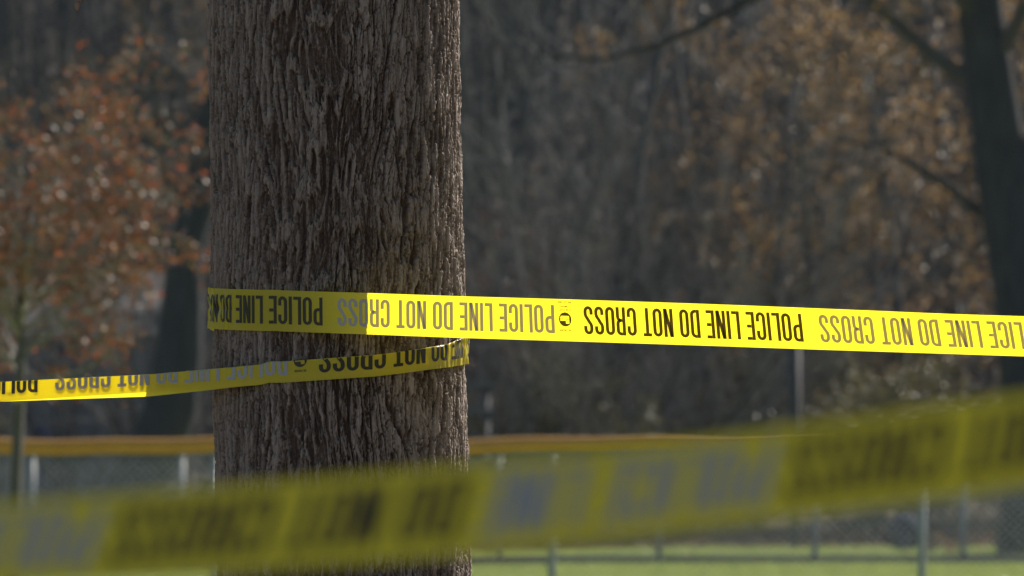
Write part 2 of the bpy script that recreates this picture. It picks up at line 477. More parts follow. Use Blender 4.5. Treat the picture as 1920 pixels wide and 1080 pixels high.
# ------------------------------------------------------------------ branching generator
def branch_path(rng, p, d, length, n, wander, lift):
    pts = [p.copy()]
    d = d / np.linalg.norm(d)
    st = length / n
    for k in range(n):
        d = d + rng.normal(0, wander, 3) + np.array([0, 0, lift])
        d /= np.linalg.norm(d)
        p = p + d * st
        pts.append(p.copy())
    return pts, d

def side_dir(rng, d, ang):
    r = rng.normal(0, 1, 3); r -= d * (r @ d); r /= np.linalg.norm(r)
    return d * math.cos(ang) + r * math.sin(ang)

def grow(rng, out, p, d, length, rad, level, spec):
    n = (7, 6, 5, 4)[min(level, 3)]
    wander, lift = spec['wander'][min(level, 3)], spec['lift'][min(level, 3)]
    pts, dend = branch_path(rng, p, d, length, n, wander, lift)
    rmin = spec.get('tip', 0.25)
    rads = [rad * (1 - (1 - rmin) * k / n) for k in range(n + 1)]
    out.append((level, pts, rads))
    if level + 1 >= spec['levels']: return
    nb = spec['nb'][level]
    for b in range(nb):
        t = spec['from'][level] + (1 - spec['from'][level]) * (b + rng.random()) / nb
        k = min(n - 1, int(t * n)); f = t * n - k
        q = pts[k] * (1 - f) + pts[k + 1] * f
        dd = pts[k + 1] - pts[k]; dd = dd / np.linalg.norm(dd)
        cd = side_dir(rng, dd, rng.uniform(*spec['ang']))
        L = length * spec['ratio'][level] * rng.uniform(0.6, 1.15) * (1.15 - 0.55 * t)
        rr = max(spec['minr'], rads[k] * spec.get('rr', 0.45))
        grow(rng, out, q, cd, L, rr, level + 1, spec)

def leaves_mesh(rng, paths, minlevel, per, size, spread):
    V = []; F = []; tint = []
    for lev, pts, rads in paths:
        if lev < minlevel: continue
        base = rng.random()
        for k in range(per):
            t = rng.random() * (len(pts) - 1); i = min(int(t), len(pts) - 2); f = t - i
            c = pts[i] * (1 - f) + pts[i + 1] * f + rng.normal(0, spread, 3)
            u = rng.normal(0, 1, 3); u /= np.linalg.norm(u)
            w = side_dir(rng, u, math.pi / 2)
            nn = np.cross(u, w)
            L = size * rng.uniform(0.6, 1.3); W = L * rng.uniform(0.3, 0.45)
            n0 = len(V)
            V += [c - u * L * .5, c + w * W - nn * W * .3 - u * L * 0.05, c + u * L * .5, c - w * W - nn * W * .3 - u * L * 0.05]
            F += [(n0, n0 + 1, n0 + 2), (n0, n0 + 2, n0 + 3)]
            v = min(1, max(0, 0.6 * rng.random() + 0.4 * base)); tint += [v, v]
    return V, F, tint

def add_leaves(name, V, F, tint, mat, parent):
    o = part(name, V, np.array(F), mat, parent, False)
    a = o.data.attributes.new('tint', 'FLOAT', 'FACE'); a.data.foreach_set('value', np.array(tint, np.float32))
    return o

def make_tree(name, label, cat, seed, height, rad, spec, twig_mat, leaf=None, group=None, trunk_mat=None, stems=1, trunk_path=None, side=(8, 6, 4, 3)):
    rng = np.random.default_rng(seed)
    root = empty(name, label, cat, group)
    paths = []
    for s in range(stems):
        if trunk_path is not None:
            pts, rads = trunk_path
            paths.append((0, pts, rads))
            n = len(pts) - 1
            nb = spec['nb'][0]
            for b in range(nb):
                t = spec['from'][0] + (1 - spec['from'][0]) * (b + rng.random()) / nb
                k = min(n - 1, int(t * n)); f = t * n - k
                q = pts[k] * (1 - f) + pts[k + 1] * f
                dd = pts[k + 1] - pts[k]; dd /= np.linalg.norm(dd)
                grow(rng, paths, q, side_dir(rng, dd, rng.uniform(*spec['ang'])), height * spec['ratio'][0] * rng.uniform(0.6, 1.1), max(spec['minr'], rads[k] * spec.get('rr', .45)), 1, spec)
        else:
            d = np.array([rng.normal(0, 0.05), rng.normal(0, 0.05), 1.0]) if stems == 1 else np.array([rng.normal(0, 0.45), rng.normal(0, 0.45), 1.0])
            grow(rng, paths, np.array([rng.normal(0, .15), rng.normal(0, .15), -0.1]) if stems > 1 else np.array([0, 0, -0.1]), d, height * rng.uniform(0.8, 1.0), rad, 0, spec)
    tr = MB(); br = MB()
    for lev, pts, rads in paths:
        (tr if lev == 0 else br).tube(pts, rads, side[min(lev, 3)], lev == 0)
    tr.build('trunk' if stems == 1 else 'stems', trunk_mat or M['trunk_far'], root, True)
    if leaf:
        c = br.build('crown', twig_mat, root)
        minl, per, size, spread, lm = leaf
        add_leaves('foliage', *leaves_mesh(rng, paths, minl, per, size, spread), lm, c)
    else:
        br.build('crown', twig_mat, root)
    return root, paths

# upper limbs of the main tree (above the frame) and the drooping twig that dips into the top left corner
rng = np.random.default_rng(4)
top = np.array([axis_x(4.9), 14.0, 4.85])
mspec = dict(levels=4, nb=(3, 7, 6), ratio=(0.6, 0.5, 0.45), ang=(0.5, 1.0), wander=(.06, .12, .16, .2), lift=(.02, .03, .02, .0), minr=0.004, rr=0.5)
mspec['from'] = (0.25, 0.25, 0.2)
mp = []
for d in ((-0.5, 0.1, 1), (0.45, -0.15, 1), (0.05, 0.5, 1)):
    grow(rng, mp, top.copy() - np.array([0, 0, .25]), np.array(d), 5.0, 0.125, 0, mspec)
low, up = MB(), MB()
for lev, pts, rads in mp:
    (low if lev == 0 else up).tube(pts, rads, (12, 6, 4, 3)[min(lev, 3)])
low.build('limbs', M['trunk_far'], main, True)
up.build('twigs', M['twig'], main)
tw = MB()
b0 = np.array([axis_x(3.4) - 0.16, 13.9, 3.4])
tip1 = at(145, 20, 13.7); tip2 = at(128, -2, 13.7)
bend = np.array([tip1[0] - 0.02, 13.72, 3.05])
tw.tube([b0, (b0 + bend) / 2 + np.array([0, 0, .14]), bend + np.array([.06, 0, .03]), bend, np.array([tip1[0] + .004, 13.7, 2.75]), np.array([tip1[0] - .003, 13.7, 2.5]), tip1 + np.array([0, 0, .025]), tip1 + np.array([.001, 0, .012])],
        [.018, .013, .010, .009, .007, .0055, .0042, .0038], 6)
tw.tube([np.array([tip1[0] + .004, 13.7, 2.75]), (tip1 + tip2) / 2 + np.array([-.01, 0, .2]), tip2 + np.array([0, 0, .02])], [.005, .0045, .004], 6)
for tip in (tip1, tip2):   # end buds
    tw.tube([tip + np.array([.001, 0, .016]), tip + np.array([0, 0, .011]), tip + np.array([0, 0, .004]), tip + np.array([0, 0, -.001])], [.0036, .0056, .0046, .0006], 7)
for k in range(3):
    q = tip1 + np.array([0.003 * (-1) ** k, -.002, .025 + .03 * k])
    tw.tube([q, q + np.array([.002 * (-1) ** k, 0, -.006]), q + np.array([.003 * (-1) ** k, 0, -.011])], [.003, .0042, .0006], 6)
drt = tw.build('drooping_twig', M['twig_brown'], main, True)

# ------------------------------------------------------------------ police tape lettering
GW = 0.32; SW = 0.112
def arc(cx, cy, rx, ry, a0, a1, n=8):
    return [(cx + rx * math.cos(math.radians(a0 + (a1 - a0) * k / n)), cy + ry * math.sin(math.radians(a0 + (a1 - a0) * k / n))) for k in range(n + 1)]
def glyph(ch):
    h = SW / 2; x0, x1, y0, y1 = h, GW - h, h, 1 - h
    xm = (x0 + x1) / 2; r = (x1 - x0) / 2; ry = r * 1.25
    if ch == 'I': return SW, [[(h, 0), (h, 1)]]
    if ch == 'L': return .27, [[(h, 0), (h, 1)], [(SW, y0), (.27, y0)]]
    if ch == 'E': return .28, [[(h, 0), (h, 1)], [(SW, y0), (.28, y0)], [(SW, y1), (.28, y1)], [(SW, .51), (.265, .51)]]
    if ch == 'T': return .29, [[(.145, 0), (.145, 1 - SW)], [(0, y1), (.29, y1)]]
    if ch == 'N': return GW, [[(x0, 0), (x0, 1)], [(x1, 0), (x1, 1)], [(x0 + .015, .985), (x1 - .015, .015)]]
    if ch == 'O':
        p = arc(xm, y1 - ry, r, ry, 0, 180) + arc(xm, y0 + ry, r, ry, 180, 360); return GW, [p + [p[0]]]
    if ch == 'C':
        return GW, [[(x1, .66)] + arc(xm, y1 - ry, r, ry, 0, 180) + arc(xm, y0 + ry, r, ry, 180, 360) + [(x1, .34)]]
    if ch == 'D':
        return GW, [[(h, 0), (h, 1)], [(SW, y1), (xm - .02, y1)] + arc(xm - .02, y1 - ry, r + .02, ry, 90, 0) + arc(xm - .02, y0 + ry, r + .02, ry, 0, -90) + [(SW, y0)]]
    if ch in 'PR':
        ym = .44 if ch == 'P' else .47
        g = [[(h, 0), (h, 1)], [(SW, y1), (xm, y1)] + arc(xm, y1 - ry, r, ry, 90, 0) + arc(xm, ym + ry, r, ry, 0, -90) + [(SW, ym)]]
        if ch == 'R': g.append(arc(xm - .02, ym - ry, r + .02, ry, 80, 0, 6) + [(x1, 0)])
        return GW, g
    if ch == 'S':
        return GW, [[(x1, .70)] + arc(xm, y1 - ry, r, ry, 0, 180) + [(x0, .72), (x0 + .02, .64), (xm - .02, .54), (xm + .02, .46), (x1 - .02, .36), (x1, .28)] + arc(xm, y0 + ry, r, ry, 0, -180) + [(x0, .30)]]
    return GW, []

def stroke_quads(strip, w, maxlen=0.05):
    P = [np.array(p, float) for p in strip]
    Q = [P[0]]
    for a, b in zip(P[:-1], P[1:]):
        n = max(1, int(math.ceil(np.linalg.norm(b - a) / maxlen)))
        for k in range(1, n + 1): Q.append(a + (b - a) * k / n)
    closed = np.linalg.norm(Q[0] - Q[-1]) < 1e-6
    L = []; Rr = []
    for i, p in enumerate(Q):
        if closed and i in (0, len(Q) - 1): d = Q[1] - Q[-2]
        elif i == 0: d = Q[1] - Q[0]
        elif i == len(Q) - 1: d = Q[-1] - Q[-2]
        else: d = Q[i + 1] - Q[i - 1]
        d = d / (np.linalg.norm(d) + 1e-12); n = np.array([-d[1], d[0]])
        L.append(p + n * w / 2); Rr.append(p - n * w / 2)
    return L, Rr

def phrase_strokes(text='POLICE LINE DO NOT CROSS'):
    """list of strips in (u, v), u along the reading direction, letter height 1; and the total width"""
    u = 0; strips = []
    for ch in text:
        if ch == ' ': u += 0.17; continue
        w, g = glyph(ch)
        for k, p in enumerate(g):
            L, Rr = stroke_quads(p, SW if not (ch == 'N' and k == 2) else SW * .95)
            strips.append(([(a[0] + u, a[1]) for a in L], [(a[0] + u, a[1]) for a in Rr], k))
        u += w + 0.055
    return strips, u - 0.055

PHRASE, PH_W = phrase_strokes()

class Tape:
    """centre path with an up vector and a camera-facing normal at each sample; prints follow its surface"""
    W = 0.076
    def __init__(s, B, U, N, hf=None, wrinkle=None):
        s.B, s.U, s.N = map(np.asarray, (B, U, N))     # bottom edge, up, normal
        s.S = np.concatenate([[0], np.cumsum(np.linalg.norm(np.diff(s.B, axis=0), axis=1))])
        s.hf = np.full(len(s.S), 9.0) if hf is None else np.asarray(hf)
        s.wr = np.zeros(len(s.S)) if wrinkle is None else np.asarray(wrinkle)
    def ip(s, arr, q):
        if arr.ndim == 1: return np.interp(q, s.S, arr)
        return np.stack([np.interp(q, s.S, arr[:, k]) for k in range(3)], -1)
    def point(s, q, t, off=0.0):
        """q: along (array), t: across from the bottom edge 0..W (array)"""
        q = np.asarray(q, float); t = np.asarray(t, float)
        B, U, N = s.ip(s.B, q), s.ip(s.U, q), s.ip(s.N, q)
        hf = s.ip(s.hf, q); wr = s.ip(s.wr, q)
        rf = 0.0013
        over = t - hf
        a = np.clip(over / rf, 0, math.pi)
        upc = np.where(over <= 0, t, np.where(a < math.pi, hf + rf * np.sin(a), hf - (over - math.pi * rf)))
        bk = np.where(over <= 0, 0.0, rf * (1 - np.cos(a)))
        na = np.where(over <= 0, 0.0, a)
        # crinkles where the film is bunched against the bark
        w = wr * (0.0026 * vnoise(q * 190, t * 26, 301) + 0.0026 * vnoise(q * 80 + 3, t * 55 + q * 30, 302))
        w = w - wr * 0.003 * np.exp(-((t - 0.040) / 0.006) ** 2) * (0.6 + 0.4 * np.sin(q * 300))
        w = w + 0.0018 * vnoise(q * 6, t * 14, 303) * np.clip(1 - wr, 0, 1)
        P = B + U * upc[..., None] + N * (w - bk)[..., None]
        nrm = N * np.cos(na)[..., None] + U * np.sin(na)[..., None]
        return P + nrm * off
    def mesh(s, ds=0.004, nt=20):
        q = s.S
        q = [0.0]                                   # fine steps where the film is crinkled, long ones elsewhere
        while q[-1] < s.S[-1]:
            q.append(q[-1] + (ds if np.interp(q[-1], s.S, s.wr) > 0.04 else ds * 6))
        q[-1] = s.S[-1]; q = np.array(q); n = len(q)
        t = np.linspace(0, s.W, nt * 2 + 1)
        hfmin = s.hf.min()
        Q, T = np.meshgrid(q, t, indexing='ij')
        if hfmin < 1:      # put samples close together round the fold
            HF = s.ip(s.hf, q)
            TT = np.empty_like(T)
            for i in range(n):
                h = min(HF[i], s.W - 0.006)
                TT[i] = np.sort(np.concatenate([np.linspace(0, h, nt - 4, endpoint=False), h + np.linspace(0, 0.0042, 9), np.linspace(h + 0.005, s.W, 2 * nt + 1 - 9 - (nt - 4))]))
            T = TT
        P = s.point(Q, T)
        a, b = P.shape[:2]
        i = np.arange(a * b).reshape(a, b)
        F = np.stack([i[:-1, :-1], i[1:, :-1], i[1:, 1:], i[:-1, 1:]], -1).reshape(-1, 4)
        return P.reshape(-1, 3), F
    def px(s):
        mid = s.point(s.S, np.full(len(s.S), min(0.038, 0.038)))
        return proj(mid)[0]
    def s_of_px(s, px, lo, hi):
        """arc position for a photo column, within sample range lo..hi"""
        x = s.px()[lo:hi]; S = s.S[lo:hi]
        o = np.argsort(x)
        return float(np.interp(px, x[o], S[o]))
    def print_phrase(s, sP, sS, H=0.0515, t0=0.0135, side=1, flip=True):
        """P starts at arc sP and the last S ends at arc sS; flip = upside down on the tape"""
        V = []; F = []
        sc = (sS - sP) / PH_W
        for L, Rr, k in PHRASE:
            n0 = len(V); n = len(L)
            q = []; t = []
            for a, b in zip(L, Rr):
                for p in (a, b):
                    q.append(sP + p[0] * sc)
                    t.append(t0 + (1 - p[1] if flip else p[1]) * H)
            q = np.array(q); t = np.array(t)
            if q.min() < 0.002 or q.max() > s.S[-1] - 0.002: continue
            P = s.point(q, t, 0.0005 + 0.00012 * k)
            V += list(P)
            F += [(n0 + 2 * i, n0 + 2 * i + 1, n0 + 2 * i + 3, n0 + 2 * i + 2) for i in range(n - 1)]
        return V, F
    def print_flat(s, V2, F2, s0, tc, sx, off=0.0005):
        """flat (u, v) artwork centred at s0, tc; sx = -1 / +1 direction of u along the tape (rotated 180 deg when -1)"""
        q = np.array([s0 + sx * v[0] for v in V2]); t = np.array([tc + (-v[1]) for v in V2])
        return list(s.point(q, t, off)), F2

def ring_art(r):
    """round emblem: a dark disc with a pale fist-like figure cut out of it"""
    # built on a polar/pixel raster so that the cut-out stays open
    V = []; F = []
    n = 40; st = 2 * r / n
    idx = {}
    def vid(i, j):
        if (i, j) not in idx:
            idx[(i, j)] = len(V); V.append((-r + i * st, -r + j * st))
        return idx[(i, j)]
    def hole(x, y):           # read the right way up
        x /= r; y /= r
        if -0.70 < x < 0.72 and -0.34 < y < 0.05: pass
        body = -0.66 < x < 0.80 and -0.22 < y < 0.34 and not (abs(y - 0.06 + 0.16 * max(0, 0.25 - abs(x))) < 0.035 and x > -0.6)
        head = -0.66 < x < -0.08 and -0.62 < y <= -0.2
        base = -0.62 < x < 0.66 and 0.34 <= y < 0.5
        return body or head or base
    for i in range(n):
        for j in range(n):
            cx, cy = -r + (i + .5) * st, -r + (j + .5) * st
            if cx * cx + cy * cy < r * r and not hole(cx, cy):
                F.append((vid(i, j), vid(i + 1, j), vid(i + 1, j + 1), vid(i, j + 1)))
    return V, F

def text_art(body, size):
    c = bpy.data.curves.new('t', 'FONT'); c.body = body; c.size = size; c.align_x = 'CENTER'; c.align_y = 'CENTER'
    c.offset = size * 0.02
    c.resolution_u = 2
    o = bpy.data.objects.new('t', c); col.objects.link(o)
    dg = bpy.context.evaluated_depsgraph_get()
    me = bpy.data.meshes.new_from_object(o.evaluated_get(dg))
    V = [(v.co.x * 0.9, v.co.y) for v in me.vertices]; F = [tuple(p.vertices) for p in me.polygons]
    bpy.data.objects.remove(o); bpy.data.curves.remove(c); bpy.data.meshes.remove(me)
    return V, F

RING = ring_art(0.0128)
SMALL = [(text_art('RE ORDER', .0056), -0.0195, True), (text_art('STAR PLAST', .0052), 0.0175, True), (text_art('COMPANY', .0052), 0.0235, True), (text_art('800 255 6400', .0056), 0.0312, True)]

def print_emblem(tp, s0, dirn, parent, cy=0.0395):
    """dirn: sign of the reading direction along the tape"""
    V, F = tp.print_flat([(v[0], -v[1]) for v in RING[0]], RING[1], s0, cy, dirn)
    e = part('emblem', V, F, M['ink_black'], parent)
    VV = []; FF = []
    for (v2, f2), dy, _ in SMALL:
        # reading upside down: below the emblem when read = above it on the hanging tape
        v, f = tp.print_flat([(p[0], p[1]) for p in v2], f2, s0, cy + dy, dirn)
        n0 = len(VV); VV += v; FF += [tuple(n0 + i for i in q) for q in f]
    part('small_print', VV, FF, M['ink_black'], parent, False, 'stuff')

# ------------------------------------------------------------------ the tape round the trunk
RT = R0 + 0.0070
s2 = np.array([math.sin(SUN_AZ), math.cos(SUN_AZ)])
A1 = math.radians(242.5); A2 = math.radians(-121.2)
def circ(a, r=RT): return TC + r * np.array([math.cos(a), math.sin(a)])
B = []; U = []; N = []; HF = []; WR = []
def bottom(xy, py):
    """world z so that this plan position lands on photo row py"""
    Y = xy[1]
    d = CF + CU * (540 - py) / FPX
    return HC + d[2] / d[1] * Y
t1 = np.array([-math.sin(A1), math.cos(A1)])            # to the right, toward the camera
LR = 5.7
ns = 300
bx = [300, 500, 600, 690, 860, 1040, 1400, 1920, 2600, 5200]; by = [615, 620.5, 624, 627, 633.5, 639, 650.5, 668, 692, 780]
for k in range(ns):                                     # right-hand strand, from far right to the trunk
    u = LR * (1 - k / ns)
    xy = circ(A1) + t1 * u
    px = 960 + FPX * xy[0] / (xy[1] * math.cos(PITCH) + 0.005)
    z = bottom(xy, np.interp(px, bx, by))
    nrm = np.array([t1[1], -t1[0], 0.0])
    tilt = math.radians(23) * smooth(700, 2000, np.array(px)) * (1 - smooth(2300, 4000, np.array(px)))
    B.append([xy[0], xy[1], z]); U.append(np.array([0, 0, math.cos(tilt)]) + nrm * math.sin(tilt)); N.append(nrm * math.cos(tilt) - np.array([0, 0, math.sin(tilt)]))
    HF.append(0.2); WR.append(0.0)
nA = len(B)
na = 420
for k in range(na + 1):                                 # round the trunk: left, behind, right, front
    a = A1 + (A2 - A1) * k / na
    deg = math.degrees(a)
    xy = circ(a)
    py = np.interp(deg, [-114, -110, -73, -45, -20, 0, 40, 90, 140, 180, 200, 220, 235.9], [717.5, 716.5, 706, 693, 685, 681, 668, 650, 630, 615, 617, 619, 620.5])
    z = bottom(xy, py)
    n = np.array([math.cos(a), math.sin(a), 0])
    B.append([xy[0] + (axis_x(z) - TC[0]), xy[1], z]); U.append([0, 0, 1]); N.append(n)
    hf = np.interp(deg, [-114, -60, -35, -10, 15], [0.038, 0.039, 0.041, 0.052, 0.0757])
    HF.append(0.2 if deg > 15 else hf)
    wr = np.interp(deg, [-114, -45, -15, 30, 120, 165, 195, 205, 226, 235.9], [0, 0.1, 1.0, 0.5, 0.5, 1.0, 1.0, 0.7, 0.05, 0])
    WR.append(wr)
nB = len(B)
t2 = np.array([math.sin(A2), -math.cos(A2)])            # to the left, away from the camera
LL = 4.2
for k in range(1, ns + 1):
    u = LL * k / ns
    xy = circ(A2) + t2 * u
    px = 960 + FPX * xy[0] / (xy[1] * math.cos(PITCH))
    z = bottom(xy, np.interp(px, [-3000, -600, 0, 277, 400, 550], [890, 784, 753, 735.5, 728, 717.5]))
    nrm = np.array([t2[1], -t2[0], 0]); nrm = nrm if nrm[1] < 0 else -nrm
    B.append([xy[0] + (axis_x(2.2) - TC[0]) * 0, xy[1], z]); U.append([0, 0, 1]); N.append(nrm)
    HF.append(np.interp(px, [-2000, 0, 277, 550], [0.04, 0.036, 0.032, 0.038])); WR.append(0.0)
tape = Tape(B, U, N, HF, WR)
tp_root = empty('police_tape', 'bright yellow police line tape wrapped round the big trunk and stretched right', 'tape')
V, F = tape.mesh(0.0014, 18)
part('tape_strip', V, F, M['tape'], tp_root, True)

def lettering(tp, sP, sS, mat, parent, flip=True, t0=0.0135, H=0.0515):
    V, F = tp.print_phrase(sP, sS, H, t0, 1, flip)
    if V:
        return part('black_lettering' if mat is M['ink_black'] else 'grey_lettering', V, F, mat, parent)

UP = (0, nA + 130)          # samples seen on the upper strand; arc grows from right to left
LO = (nA + 300, len(B))
f = lambda p: tape.s_of_px(p, *UP)
g = lambda p: tape.s_of_px(p, *LO)
# the upper strand reads upside down: P is the right-hand end
L1 = f(633) - f(1040)
lettering(tape, f(605), f(605) + L1, M['ink_black'], tp_root)
lettering(tape, f(1040), f(633), M['ink_grey'], tp_root)
print_emblem(tape, f(1060), 1, tp_root)
lettering(tape, f(1505), f(1095), M['ink_black'], tp_root)
L2 = f(1095) - f(1505)
lettering(tape, f(1537) - L2, f(1537), M['ink_grey'], tp_root)
per = f(633) - f(1537)
print_emblem(tape, f(1060) - per, 1, tp_root)
for k in (1, 2, 3):
    lettering(tape, f(1505) - per * k, f(1095) - per * k, M['ink_black'], tp_root)
    lettering(tape, f(1537) - L2 - per * k, f(1537) - per * k, M['ink_grey'], tp_root)
# the lower, folded strand
LW = g(105) - g(540)
lettering(tape, g(598) - LW, g(598), M['ink_black'], tp_root)
print_emblem(tape, g(563), 1, tp_root)
lettering(tape, g(540), g(105), M['ink_grey'], tp_root)
lettering(tape, g(72), g(72) + LW, M['ink_black'], tp_root)
lettering(tape, g(72) + LW + .05, g(72) + 2 * LW + .05, M['ink_grey'], tp_root)

# ------------------------------------------------------------------ blurred tape close to the camera
fx = [-5200, -1500, 0, 430, 860, 1380, 1920, 3500, 7000]; fy = [1250, 1130, 1102, 1072, 1040, 980, 912, 700, 300]
B = []; U = []; N = []
TI = math.radians(46)
dirx = np.array([0.975, -0.222, 0]); nh = np.array([-0.222, -0.975, 0])       # runs to the right and toward the camera
for k in range(500):
    u = -1.8 + 2.9 * k / 499
    xy = np.array([0, 3.9]) + dirx[:2] * u
    px = 960 + FPX * xy[0] / xy[1]
    row = np.mean([np.interp(px + e, fx, fy) for e in (-300, -200, -100, 0, 100, 200, 300)])
    d = CF + CU * (540 - row) / FPX
    B.append([xy[0], xy[1], HC + d[2] / d[1] * xy[1]])
    ti = math.radians(52.2) - math.radians(3.9) * max(-1.6, min(1.6, u / 0.27)) + 0.03 * math.sin(u * 9)
    U.append(np.array([0, 0, math.cos(ti)]) - nh * math.sin(ti)); N.append(nh * math.cos(ti) + np.array([0, 0, math.sin(ti)]))
near = Tape(B, U, N, None, None)
nr = empty('police_tape', 'out of focus shaded yellow tape crossing close in front, low across the picture', 'tape')
V, F = near.mesh(0.002, 8)
part('tape_strip', V, F, M['tape'], nr, True)
h = lambda p: near.s_of_px(p, 0, 500)
def split_by_px(V, F, cut):
    V = np.array(V); x = proj(V)[0]
    A = [q for q in F if x[list(q)].mean() < cut]; Bq = [q for q in F if x[list(q)].mean() >= cut]
    return A, Bq
for S0 in (-2315, -1050, 215, 1480, 2745):
    V, F = near.print_phrase(h(S0 + 1232), h(S0))
    a, b = split_by_px(V, F, S0 + 662)
    for fs, m, nm in ((a, M['ink_black'], 'black_lettering'), (b, M['ink_grey'], 'grey_lettering')):
        used = sorted({i for q in fs for i in q}); re = {i: k for k, i in enumerate(used)}
        if used: part(nm, [V[i] for i in used], [tuple(re[i] for i in q) for q in fs], m, nr)

# ------------------------------------------------------------------ near chain link fence with yellow cap
def fence(label, Y, posts, xs, ztop, rpost, cell, wire, cap):
    root = empty('chain_link_fence', label, 'fence')
    for px in posts:
        x = at(px, 861, Y)[0]
        m = MB().tube([(x, Y, -0.2), (x, Y, ztop - 0.02)], rpost, 12)
        p = m.build('post', M['post'], root, True)
        if not cap:
            MB().tube([(x, Y, ztop - 0.03), (x, Y, ztop + 0.03), (x, Y, ztop + 0.055), (x, Y, ztop + 0.065)], [rpost * 1.15, rpost * 1.15, rpost * .7, .004], 12).build('post_cap', M['post'], p, True)
    x0, x1 = at(xs[0], 861, Y)[0], at(xs[1], 861, Y)[0]
    MB().tube([(x0, Y, ztop), (x1, Y, ztop)], 0.021, 10).build('top_rail', M['post'], root, True)
    MB().tube([(x0, Y - 0.03, 0.05), (x1, Y - 0.03, 0.05)], 0.0025, 5).build('tension_wire', M['post'], root)
    # woven wires: every wire zigzags, seen as two sets of diagonals
    mb = MB(); H = ztop - 0.05; z0 = 0.04
    n = int((x1 - x0 + H) / cell)
    for k in range(n):
        for sgn in (1, -1):
            xa = (x0 - H + k * cell) if sgn == 1 else (x0 + k * cell)
            xb = xa + sgn * H
            # clip to the run
            t0, t1_ = 0.0, 1.0
            for lim, side_ in ((x0, 1), (x1, -1)):
                fa = (xa - lim) * side_; fb = (xb - lim) * side_
                if fa < 0 and fb < 0: t0, t1_ = 1, 0; break
                if fa < 0: t0 = max(t0, fa / (fa - fb))
                if fb < 0: t1_ = min(t1_, fa / (fa - fb))
            if t1_ - t0 < 0.02: continue
            yy = Y - rpost - 0.004 - 0.0015 * sgn
            mb.tube([(xa + (xb - xa) * t, yy, z0 + (H - z0) * t) for t in (t0, t1_)], wire, 4, False)
    mb.build('wire_mesh', M['post'], root, False, 'stuff')
    if cap:
        # split plastic tube snapped over the top rail, sagging a little between the ties
        nx = 160; V = []; F = []
        ang = np.radians(np.linspace(-60, 240, 19))
        rr = 0.058
        for i in range(nx + 1):
            x = x0 + (x1 - x0) * i / nx
            dz = 0.012 * math.sin(x * 2.1) + 0.006 * math.sin(x * 5.3 + 1)
            for a in ang:
                V.append((x, Y + rr * math.cos(a), ztop + 0.004 + dz + rr * 1.25 * math.sin(a)))
        m = len(ang)
        for i in range(nx):
            for k in range(m - 1):
                F.append((i * m + k, (i + 1) * m + k, (i + 1) * m + k + 1, i * m + k + 1))
        part('fence_cap', V, F, M['cap'], root, True)
    return root

NFY = 64.0
zc = at(0, 838, NFY)[2]
fence('grey chain link fence topped by a yellow plastic cap', NFY, [-930, -240, 401, 1035, 1728, 2390, 3050], (-930, 3050), zc, 0.036, 0.0718, 0.003, True)
FFY = 110.0
fence('low plain chain link fence far off along the grass edge', FFY, [-1100, -815, -525, -232, 60, 340, 640, 935, 1235, 1528, 1806, 2095, 2390, 2680, 2970], (-1100, 2970), at(0, 850, FFY)[2], 0.046, 0.0718, 0.0018, False)

# grass blades on the strips that show
rng = np.random.default_rng(12)
V = []; F = []; tint = []
def blades(n, y0, y1, hh):
    for k in range(n):
        y = rng.uniform(y0, y1); x = rng.uniform(-0.085, 0.085) * y
        a = rng.uniform(0, 6.283); w = rng.uniform(.006, .014); L = hh * rng.uniform(.5, 1.3)
        lean = rng.normal(0, .35, 2) * L
        n0 = len(V)
        V.extend([(x - w * math.cos(a), y - w * math.sin(a), 0), (x + w * math.cos(a), y + w * math.sin(a), 0), (x + lean[0], y + lean[1], L)])
        F.append((n0, n0 + 1, n0 + 2)); tint.append(rng.random())
blades(42000, 93, 106.5, .05); blades(26000, 116.5, 127.5, .06)
g_o = part('grass_blades', V, np.array(F), M['grass_blade'], None, False, 'stuff')
a_ = g_o.data.attributes.new('tint', 'FLOAT', 'FACE'); a_.data.foreach_set('value', np.array(tint, np.float32))
tag(g_o, 'short green grass blades in the sunny strips', 'grass')

# fallen leaves on the forest floor
V = []; F = []; tint = []
for k in range(16000):
    y = rng.uniform(124.5, 150); x = rng.uniform(-0.085, 0.085) * y
    if y < 128 and rng.random() < .7: continue
    zz = 0.03 + max(0, (y - 130) / 40) * .9 * 0.5
    u = rng.normal(0, 1, 3) * np.array([1, 1, .5]); u /= np.linalg.norm(u); w = side_dir(rng, u, math.pi / 2)
    L = rng.uniform(.04, .09); n0 = len(V); c = np.array([x, y, zz + rng.uniform(0, .05)])
    V += [c - u * L, c + w * L * .6, c + u * L, c - w * L * .6]; F += [(n0, n0 + 1, n0 + 2), (n0, n0 + 2, n0 + 3)]; t = rng.random(); tint += [t, t]
l_o = part('fallen_leaves', V, np.array(F), M['leaf_litter'], None, False, 'stuff')
a_ = l_o.data.attributes.new('tint', 'FLOAT', 'FACE'); a_.data.foreach_set('value', np.array(tint, np.float32))
tag(l_o, 'brown fallen leaves covering the woodland floor', 'leaves')

